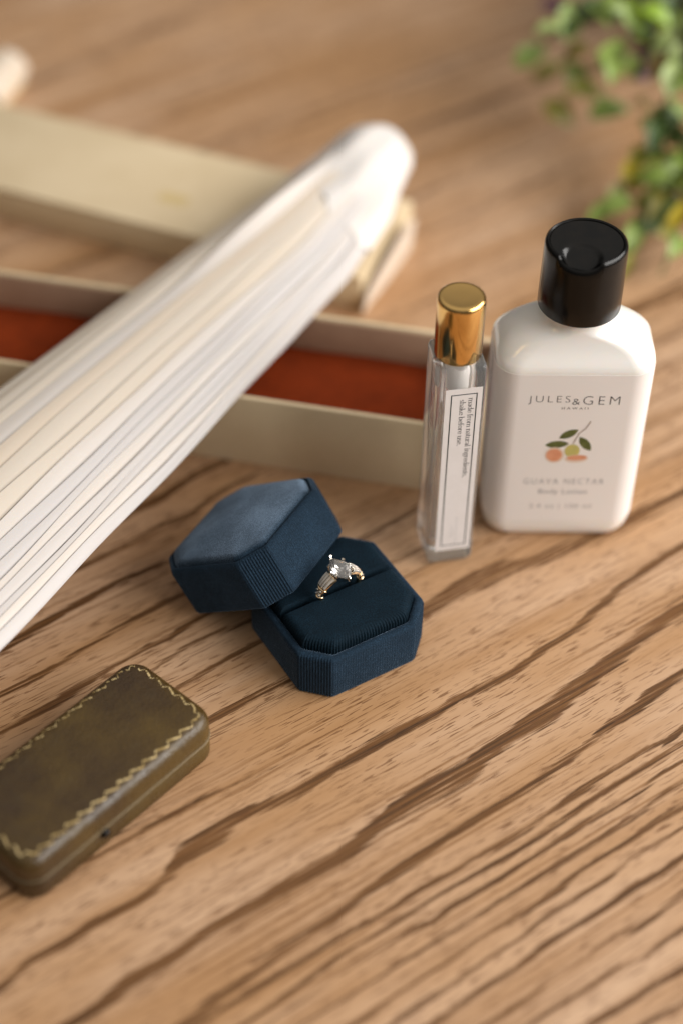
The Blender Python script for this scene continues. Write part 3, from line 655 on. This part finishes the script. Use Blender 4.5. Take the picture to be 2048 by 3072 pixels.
for (a, b) in zip(st, st[1:] ):
    d = Vector((b[0] - a[0], b[1] - a[1])); nn = Vector((-d.y, d.x)).normalized() * 0.16
    m.add([(a[0] - nn.x, yl - 0.025, a[1] - nn.y), (b[0] - nn.x, yl - 0.025, b[1] - nn.y), (b[0] + nn.x, yl - 0.025, b[1] + nn.y), (a[0] + nn.x, yl - 0.025, a[1] + nn.y)], [(0, 1, 2, 3)])
m.build('printed_stem', pr_stem, llabel)
# small print down the left side of the wrap
m = MB(); r_ = random.Random(8)
for k in range(34):
    z = 71 - k * 1.55; L = r_.uniform(3, 6.5)
    m.add([(-LW / 2 - 0.12, -4.5, z), (-LW / 2 - 0.12, -4.5 + L, z), (-LW / 2 - 0.12, -4.5 + L, z + 0.5), (-LW / 2 - 0.12, -4.5, z + 0.5)], [(0, 3, 2, 1)])
m.build('side_print', grey_ink, llabel)
# disc-top cap
CRAD, CZ0, CZ1 = 13.1, 90.6, 114.5
NA = 144; fa = math.radians(-107)
def dip(a):
    d = abs((a - fa + math.pi) % (2 * math.pi) - math.pi); return 2.9 * math.sqrt(max(0.0, 1 - (d / math.radians(33)) ** 2)) ** 1.15
def cring(r, z, follow=0.0): return [(r * math.cos(2 * math.pi * k / NA), r * math.sin(2 * math.pi * k / NA), z - follow * dip(2 * math.pi * k / NA)) for k in range(NA)]
m = MB(); m.loft([cring(12.0, CZ0), cring(12.9, CZ0 + 0.05), cring(13.15, CZ0 + 0.5), cring(CRAD, CZ0 + 8), cring(CRAD - 0.15, CZ1 - 6), cring(CRAD - 0.25, CZ1 - 1.5, 1), cring(CRAD - 0.5, CZ1 - 0.5, 1), cring(CRAD - 1.1, CZ1, 1), cring(CRAD - 1.6, CZ1 - 0.3, 1), cring(CRAD - 1.75, CZ1 - 1.0, 1), cring(CRAD - 1.8, CZ1 - 5.5)], True, True)
cap = m.build('cap', black_plastic, lot, 45)
m = MB(); rings = []
tcx, tcy, tr = 7.2 * math.cos(fa), 7.2 * math.sin(fa), 6.8
for r in np.linspace(11.2, 0.2, 30):
    ring_ = []
    for k in range(NA):
        a = 2 * math.pi * k / NA; x, y = r * math.cos(a), r * math.sin(a); d = math.hypot(x - tcx, y - tcy)
        q = min(1.0, max(0, 1 - d / tr) * 3.0); z = CZ1 - 0.55 - 2.7 * q * q * (3 - 2 * q) * min(1.0, max(0.25, 0.62 - (x * math.cos(fa) + y * math.sin(fa) - 7.2) * -0.09))
        ring_.append((x, y, z))
    rings.append(ring_)
m.loft(rings, False, True); m.build('cap_disc', black_plastic, cap, 40)

# ------------------------------------------------------------------ long cream box: open bottom tray lined in red, and its lid behind
tray = thing('open_box', 'long open cream box with red velvet lining under the fan', 'box', (46.0, 8.2, 0), -11.5)
TL, TD, THT, TW = 235.0, 52.0, 31.0, 1.8          # local x runs left from the right end
def wall(name, x0, x1, y0, y1, z0, z1, mt, parent):
    bm = bmesh.new(); bmesh.ops.create_cube(bm, size=1)
    for v in bm.verts: v.co = Vector(((x0 + x1) / 2 + v.co.x * (x1 - x0), (y0 + y1) / 2 + v.co.y * (y1 - y0), (z0 + z1) / 2 + v.co.z * (z1 - z0)))
    bmesh.ops.bevel(bm, geom=list(bm.edges), offset=min(0.5, 0.45 * min(x1 - x0, y1 - y0, z1 - z0)), segments=2, affect='EDGES', profile=0.5)
    m = MB(); m.add([tuple(v.co) for v in bm.verts], [tuple(v.index for v in f.verts) for f in bm.faces]); bm.free()
    return m.build(name, mt, parent, 35)
wall('front_wall', -TL, 0, 0, TW, 0, THT, cream, tray)
bw = wall('back_wall', -TL, 0, TD - TW, TD, 0, THT, cream, tray)
wall('end_wall', -TW, 0, TW + 0.02, TD - TW - 0.02, 0, THT, cream, tray); wall('end_wall', -TL, -TL + TW, TW + 0.02, TD - TW - 0.02, 0, THT, cream, tray)
wall('lining', -TL + TW + 0.05, -TW - 0.05, TD - TW - 0.7, TD - TW - 0.03, 8, THT - 0.8, mauve, tray)
m = MB(); rings = []
for x in np.linspace(-TL + TW + 0.3, -TW - 0.3, 60):
    ring_ = [(x, TW + 0.2, 1)]
    for k in range(15):
        s = k / 14; y = TW + 0.2 + s * (TD - 2 * TW - 1.1); ring_.append((x, y, 17.5 - 1.6 * abs(2 * s - 1) ** 3 + 0.35 * math.sin(x / 9.0 + s * 4) * math.sin(x / 23)))
    ring_.append((x, TD - TW - 0.9, 1)); rings.append(ring_[::-1])
m.loft(rings); m.build('red_cushion', red_velvet, tray, 60)

blid = thing('box_lid', 'long cream cardboard box lid lying on the table behind the fan', 'box lid', (6.5, 115.2, 0), -21.5)
BL, BD, BH = 230.0, 58.0, 15.5
# local x runs left from the right end; hollow underneath
wall('top_panel', -BL, 0, 0, BD, BH - 1.4, BH, cream, blid)
wall('front_side', -BL, 0, 0.25, 1.65, 0, BH - 1.42, cream, blid); wall('back_side', -BL, 0, BD - 1.65, BD - 0.25, 0, BH - 1.42, cream, blid)
wall('end_side', -1.65, -0.25, 1.67, BD - 1.67, 0, BH - 1.42, cream, blid); wall('end_side', -BL + 0.25, -BL + 1.65, 1.67, BD - 1.67, 0, BH - 1.42, cream, blid)
m = MB(); rr = random.Random(2)
m.loft([rrect(13, 7, 2, BH + 0.02, 5, -92, 21), rrect(13, 7, 2, BH + 0.07, 5, -92, 21)]); m.build('gold_emblem', stampgold, blid)
# pale sheet added at the lid's right end, window light put into its colour
m = MB(); rings = []
for k in range(19):
    s = k / 18; y = -2 + s * 50
    x = 1.2 + 2.2 * math.sin(s * 1.7); zt = 8 + 9.5 * math.sin(min(1, s * 1.15) * math.pi / 2) ** 0.8 - (3 * max(0, s - 0.85) / 0.15)
    rings.append([(x - 0.4, y, 0.05), (x + 0.4, y, 0.05), (x + 1.8, y, zt), (x + 1.0, y, zt)])
m.loft(rings); m.build('lit_end', ivories[2], blid, 50)

keep_box = thing('keepsake_box', 'rounded cream box at the left edge behind the long lid', 'box', (-160.0, 257.0, 0), -16.0)
m = MB(); prof = [(0, 0)] + [(0, 4)] + [(-11 + 11 * math.cos(math.radians(a)), 5 + 9 * math.sin(math.radians(a))) for a in range(0, 91, 10)] + [(-60, 14), (-60, 0)]
m.loft([[(x, 0, z) for x, z in prof[::-1]], [(x, 30, z) for x, z in prof[::-1]]][::-1]); m.build('box_body', cream, keep_box, 35)
m = MB(); r0 = [(x, z) for x, z in prof[1:-2]]  # paler rim over the rounded end: window light put into its colour
rg = []
for (x, z) in r0: rg.append([(x + 0.0, -1.2, z - 0.0), (x + 2.2, -1.2, z + 1.6), (x + 2.2, 31.2, z + 1.6), (x + 0.0, 31.2, z)])
m.loft(rg); m.build('lit_edge', ivories[2], keep_box, 50)

# ------------------------------------------------------------------ folded fan lying across the box
fan = thing('folded_fan', 'closed ivory folding fan lying across the open box', 'hand fan', (9.7, 172.0, 31.05), 240.0)
UX = [-20, 0, 16, 92, 192, 320]; UY = [-15.5, -16.3, -17.6, -27.2, -37.4, -50]
LX = [-20, 0, 10, 30, 74, 136, 184, 284, 320]; LY = [15.5, 16.8, 19.2, 26, 32.6, 34.0, 34.4, 37, 38]
def fan_y(x, tt): 
    a = np.interp(x, UX, UY); b = np.interp(x, LX, LY); return a + (b - a) * tt
def fan_z(x, tt): 
    tt = min(1, max(0, tt)); return 2.2 + 10.5 * max(0.0, math.sin(math.pi * tt ** 0.86)) ** 0.75
bt = [0, .045, .09, .14, .215, .29, .385, .47, .575, .665, .73, .785, .83, .87, .905, .94, .97, 1.0]
pal = [0, 0, 2, 0, 0, 1, 2, 0, 0, 1, 3, 3, 1, 3, 3, 1, 3]
m = MB(); rings = []
for x in np.linspace(6, 300, 40):
    top = [(x, fan_y(x, q), fan_z(x, q) - 1.5) for q in np.linspace(0.01, 0.985, 24)]
    rings.append([(x, fan_y(x, 0.99), 0.1)] + top[::-1] + [(x, fan_y(x, 0.01), 0.1)])
m.loft(rings); m.build('fan_core', ivories[3], fan, 60)
rr = random.Random(12)
for i in range(len(bt) - 1):
    t0_, t1_ = bt[i], bt[i + 1]; over = (t1_ - t0_) * 0.18; ph = rr.uniform(0, 6); amp = rr.uniform(0.3, 0.9); lift = rr.uniform(0.35, 1.0)
    gap = 1.0 if i == 4 else 0.0; pop = 4.2 if i == 5 else 0.0
    rings = []; xs = np.linspace(8 + rr.uniform(0, 5), 300 + rr.uniform(-3, 3), 34)
    for x in xs:
        sh = amp * (math.sin(x / 38 + ph) + 0.5 * math.sin(x / 13 + 2 * ph)) / max(20, fan_y(x, 1) - fan_y(x, 0))
        row = []
        for k in range(6):
            s = k / 5; tt = t0_ + (t1_ + over - t0_) * s + sh
            open_ = gap * 2.6 * math.exp(-((x - 75) / 45) ** 2) * s
            row.append((x, fan_y(x, tt), fan_z(x, tt) + (lift + pop * math.exp(-((x - 62) / 42) ** 2)) * (1 - s) ** 1.4 - 0.55 * s ** 3 + 0.12 * math.sin(s * math.pi) - open_))
        bot = [(a, b, c - 0.35) for a, b, c in row[::-1]]
        rings.append((row + bot))
    m = MB(); m.loft(rings); m.build('fan_blade', ivories[pal[i]], fan, 45)
# silk wrapped head of the fan
m = MB(); rings = []; NT_ = 30
for j, e in enumerate(np.linspace(0, 1, 26)):
    row = []
    for k in range(NT_ + 1):
        tt = k / NT_; xe = 34 + 22 * tt + 3 * math.sin(tt * 23) + 2 * math.sin(tt * 41) 
        x = -18 + (xe + 18) * e
        if x < 0:
            w = math.sqrt(max(0.0, 1 - (x / 18.6) ** 2)); yc = 0.2; y = yc + (tt - 0.5) * 2 * 16.5 * w; zz = 0.4 + (fan_z(0, tt) + 1.8) * w ** 0.7
        else: y = fan_y(x, tt) + (tt - 0.5) * 1.4; zz = fan_z(x, tt) + 2.1 - 1.75 * e ** 1.5
        zz += 0.45 * math.sin(tt * 19 + x / 14) * min(1, e * 3) + 0.3 * math.sin(tt * 7 - x / 6)
        row.append((x, y, zz))
    rings.append(row)
top = rings; full = []
for row in top: full.append([(x, y, z) for x, y, z in row] + [(x, y, max(0.05, min(z - 1.0, 0.3))) for x, y, z in row[::-1]])
m.loft(full); m.build('fan_head', silk, fan, 60)

# ------------------------------------------------------------------ trailing plant in a dark pot
plant = thing('trailing_plant', 'trailing green leafy plant with purple blossoms in a dark pot', 'plant', (192.0, 342.0, 0))
PX, PY = 192.0, 342.0
m = MB(); m.loft([circ(30, 0), circ(33, 1), circ(38, 20), circ(43, 45), circ(46, 62), circ(46.5, 66), circ(44.5, 66.5), circ(43, 64), circ(41, 56)], True, False); m.build('pot', pot_mat, plant, 40)
m = MB(); m.loft([circ(41.5, 55, 40), circ(30, 57.5, 40), circ(10, 59, 40)]); m.build('soil', soil_mat, plant, 60)
VINES = [[(160, 318, 60), (146, 290, 72), (132, 252, 60), (113, 233, 46), (101, 243, 30), (94, 242, 13)],
         [(165, 310, 62), (150, 262, 66), (137, 214, 46), (130, 211, 26), (121, 184, 19), (110, 169, 11)],
         [(172, 306, 62), (160, 240, 60), (139, 184, 26), (131, 173, 18), (118, 155, 9), (114, 136, 6)],
         [(158, 325, 60), (146, 290, 80), (122, 244, 62), (95, 251, 54), (81, 255, 34)],
         [(170, 306, 62), (162, 232, 50), (146, 180, 30), (136, 152, 20), (128, 135, 4)]]
def smooth_path(P, n=28):
    P = [Vector(p) for p in P]; P = [P[0] * 2 - P[1]] + P + [P[-1] * 2 - P[-2]]; out = []
    for i in range(1, len(P) - 2):
        for k in range(6):
            t_ = k / 6; a, b, c, d = P[i - 1:i + 3]
            out.append(0.5 * ((2 * b) + (c - a) * t_ + (2 * a - 5 * b + 4 * c - d) * t_ ** 2 + (-a + 3 * b - 3 * c + d) * t_ ** 3))
    out.append(P[-2]); return out
paths = []
for P in VINES:
    q = smooth_path(P); paths.append(q); m = MB(); m.tube([(p.x - PX, p.y - PY, p.z) for p in q], [1.1 - 0.6 * k / len(q) for k in range(len(q))], 7); m.build('stem', stem_mat, plant, 60)
def leaf_mesh(mt, width):
    v, f = [], []; N = 8
    for k in range(N + 1):
        s = k / N; w = width / 2 * math.sin(math.pi * s ** 0.8) ** 0.85 if 0 < k < N else 0.02; z = 0.10 * math.sin(s * math.pi) - 0.12 * s * s
        v += [(s - 0.5, -w, z + w * 0.35), (s - 0.5, -w * 0.5, z + w * 0.12), (s - 0.5, 0, z), (s - 0.5, w * 0.5, z + w * 0.12), (s - 0.5, w, z + w * 0.35)]
    for k in range(N):
        for j in range(4): a = k * 5 + j; f.append((a, a + 5, a + 6, a + 1))
    me = make_mesh('leaf', v, f, mt, 180); return me
leaf_data = {(i, w): leaf_mesh(leaf_mats[i], w) for i in range(7) for w in (0.42, 0.62)}
def put_leaf(p, axis, normal, L, ratio, mi):
    o = link('petal' if mi == 6 else 'leaf', leaf_data[(mi, 0.42 if ratio < 0.5 else 0.62)], plant)
    x = axis.normalized(); z = (normal - x * normal.dot(x)).normalized(); y = z.cross(x)
    M = Matrix((x, y, z)).transposed().to_4x4(); M.translation = (Vector(p) - Vector((PX, PY, 0))) * MM
    o.matrix_basis = M @ Matrix.Diagonal((L, L, L, 1))
LEAVES = [(80.8,254.7,35,10.4,6.0,35,0),(95.2,250.5,55,11.7,6.6,80,0),(121.9,243.5,60,13.1,6.2,-60,1),(113.1,229.1,50,11.5,7.7,70,0),(101.1,243.8,30,10.3,6.4,-65,0),(136.3,212.0,50,11.3,6.8,80,2),(115.1,230.5,22,11.9,7.1,20,0),(130.3,212.2,25,7.8,6.6,-45,2),(94.6,241.6,14,10.5,6.4,-30,3),(120.3,182.9,20,9.1,5.3,-70,4),(109.3,169.3,12,12.8,5.3,40,0),(137.6,182.5,25,12.0,6.8,75,0),(130.7,172.8,18,14.3,3.4,40,0),(118.1,155.6,10,12.6,4.5,70,0),(114.5,137.1,8,8.0,3.3,70,3),(135.7,152.8,22,8.1,6.6,70,4),(135.5,253.4,60,12.5,7.0,30,5),(137.7,212.2,30,11.6,6.2,20,5),(105.2,253.1,58,10.9,7.0,50,5),(114.3,244.6,66,9.2,6.2,-30,0),(90.8,265.1,22,10.6,4.1,35,3),(109.1,248.8,20,8.9,4.8,-20,3),(132.1,246.5,50,11.7,6.3,10,5),(129.4,247.7,30,6.4,4.8,0,6),(129.1,199.6,20,11.5,3.5,45,3),(113.7,178.3,14,11.4,3.0,60,3),]
rl = random.Random(21)
for x, y, z, L, Wd, a, mi in LEAVES:
    a = math.radians(a); ax = rt * math.cos(a) + up * math.sin(a) + Vector((0, 0, -0.25)) * rl.random()
    nrm = -fwd + Vector((rl.uniform(-.4, .4), rl.uniform(-.3, .3), rl.uniform(0, .6)))
    put_leaf((x, y, z), ax, nrm, L * 1.65, Wd / L, mi)
for k in range(160):
    q = rl.choice(paths); p = q[rl.randrange(0, int(len(q) * 0.72))]; d = Vector((rl.gauss(0, 1), rl.gauss(0, 1), rl.gauss(0, .7)))
    p = p + d * 8
    if p.z < 6: p.z = 6 + rl.random() * 8
    put_leaf(p, Vector((d.x, d.y, -0.5 + rl.gauss(0, .4))), Vector((rl.gauss(0, .4), rl.gauss(-0.4, .4), 1)), rl.uniform(11, 17), rl.choice((0.4, 0.6, 0.6)), rl.choice((0, 0, 0, 5, 5, 1, 2, 3, 3)))
for cx, cy, cz in ((129, 248, 34), (139, 232, 48), (92, 281, 45), (96, 285, 42), (129, 240, 45), (150, 250, 52), (134, 268, 60), (146, 262, 48)):
    for k in range(5):
        a = k * 1.257; put_leaf((cx + 3.4 * math.cos(a), cy + 3.4 * math.sin(a), cz), Vector((math.cos(a), math.sin(a), 0.35)), Vector((0, 0, 1)), 8, 0.6, 6)
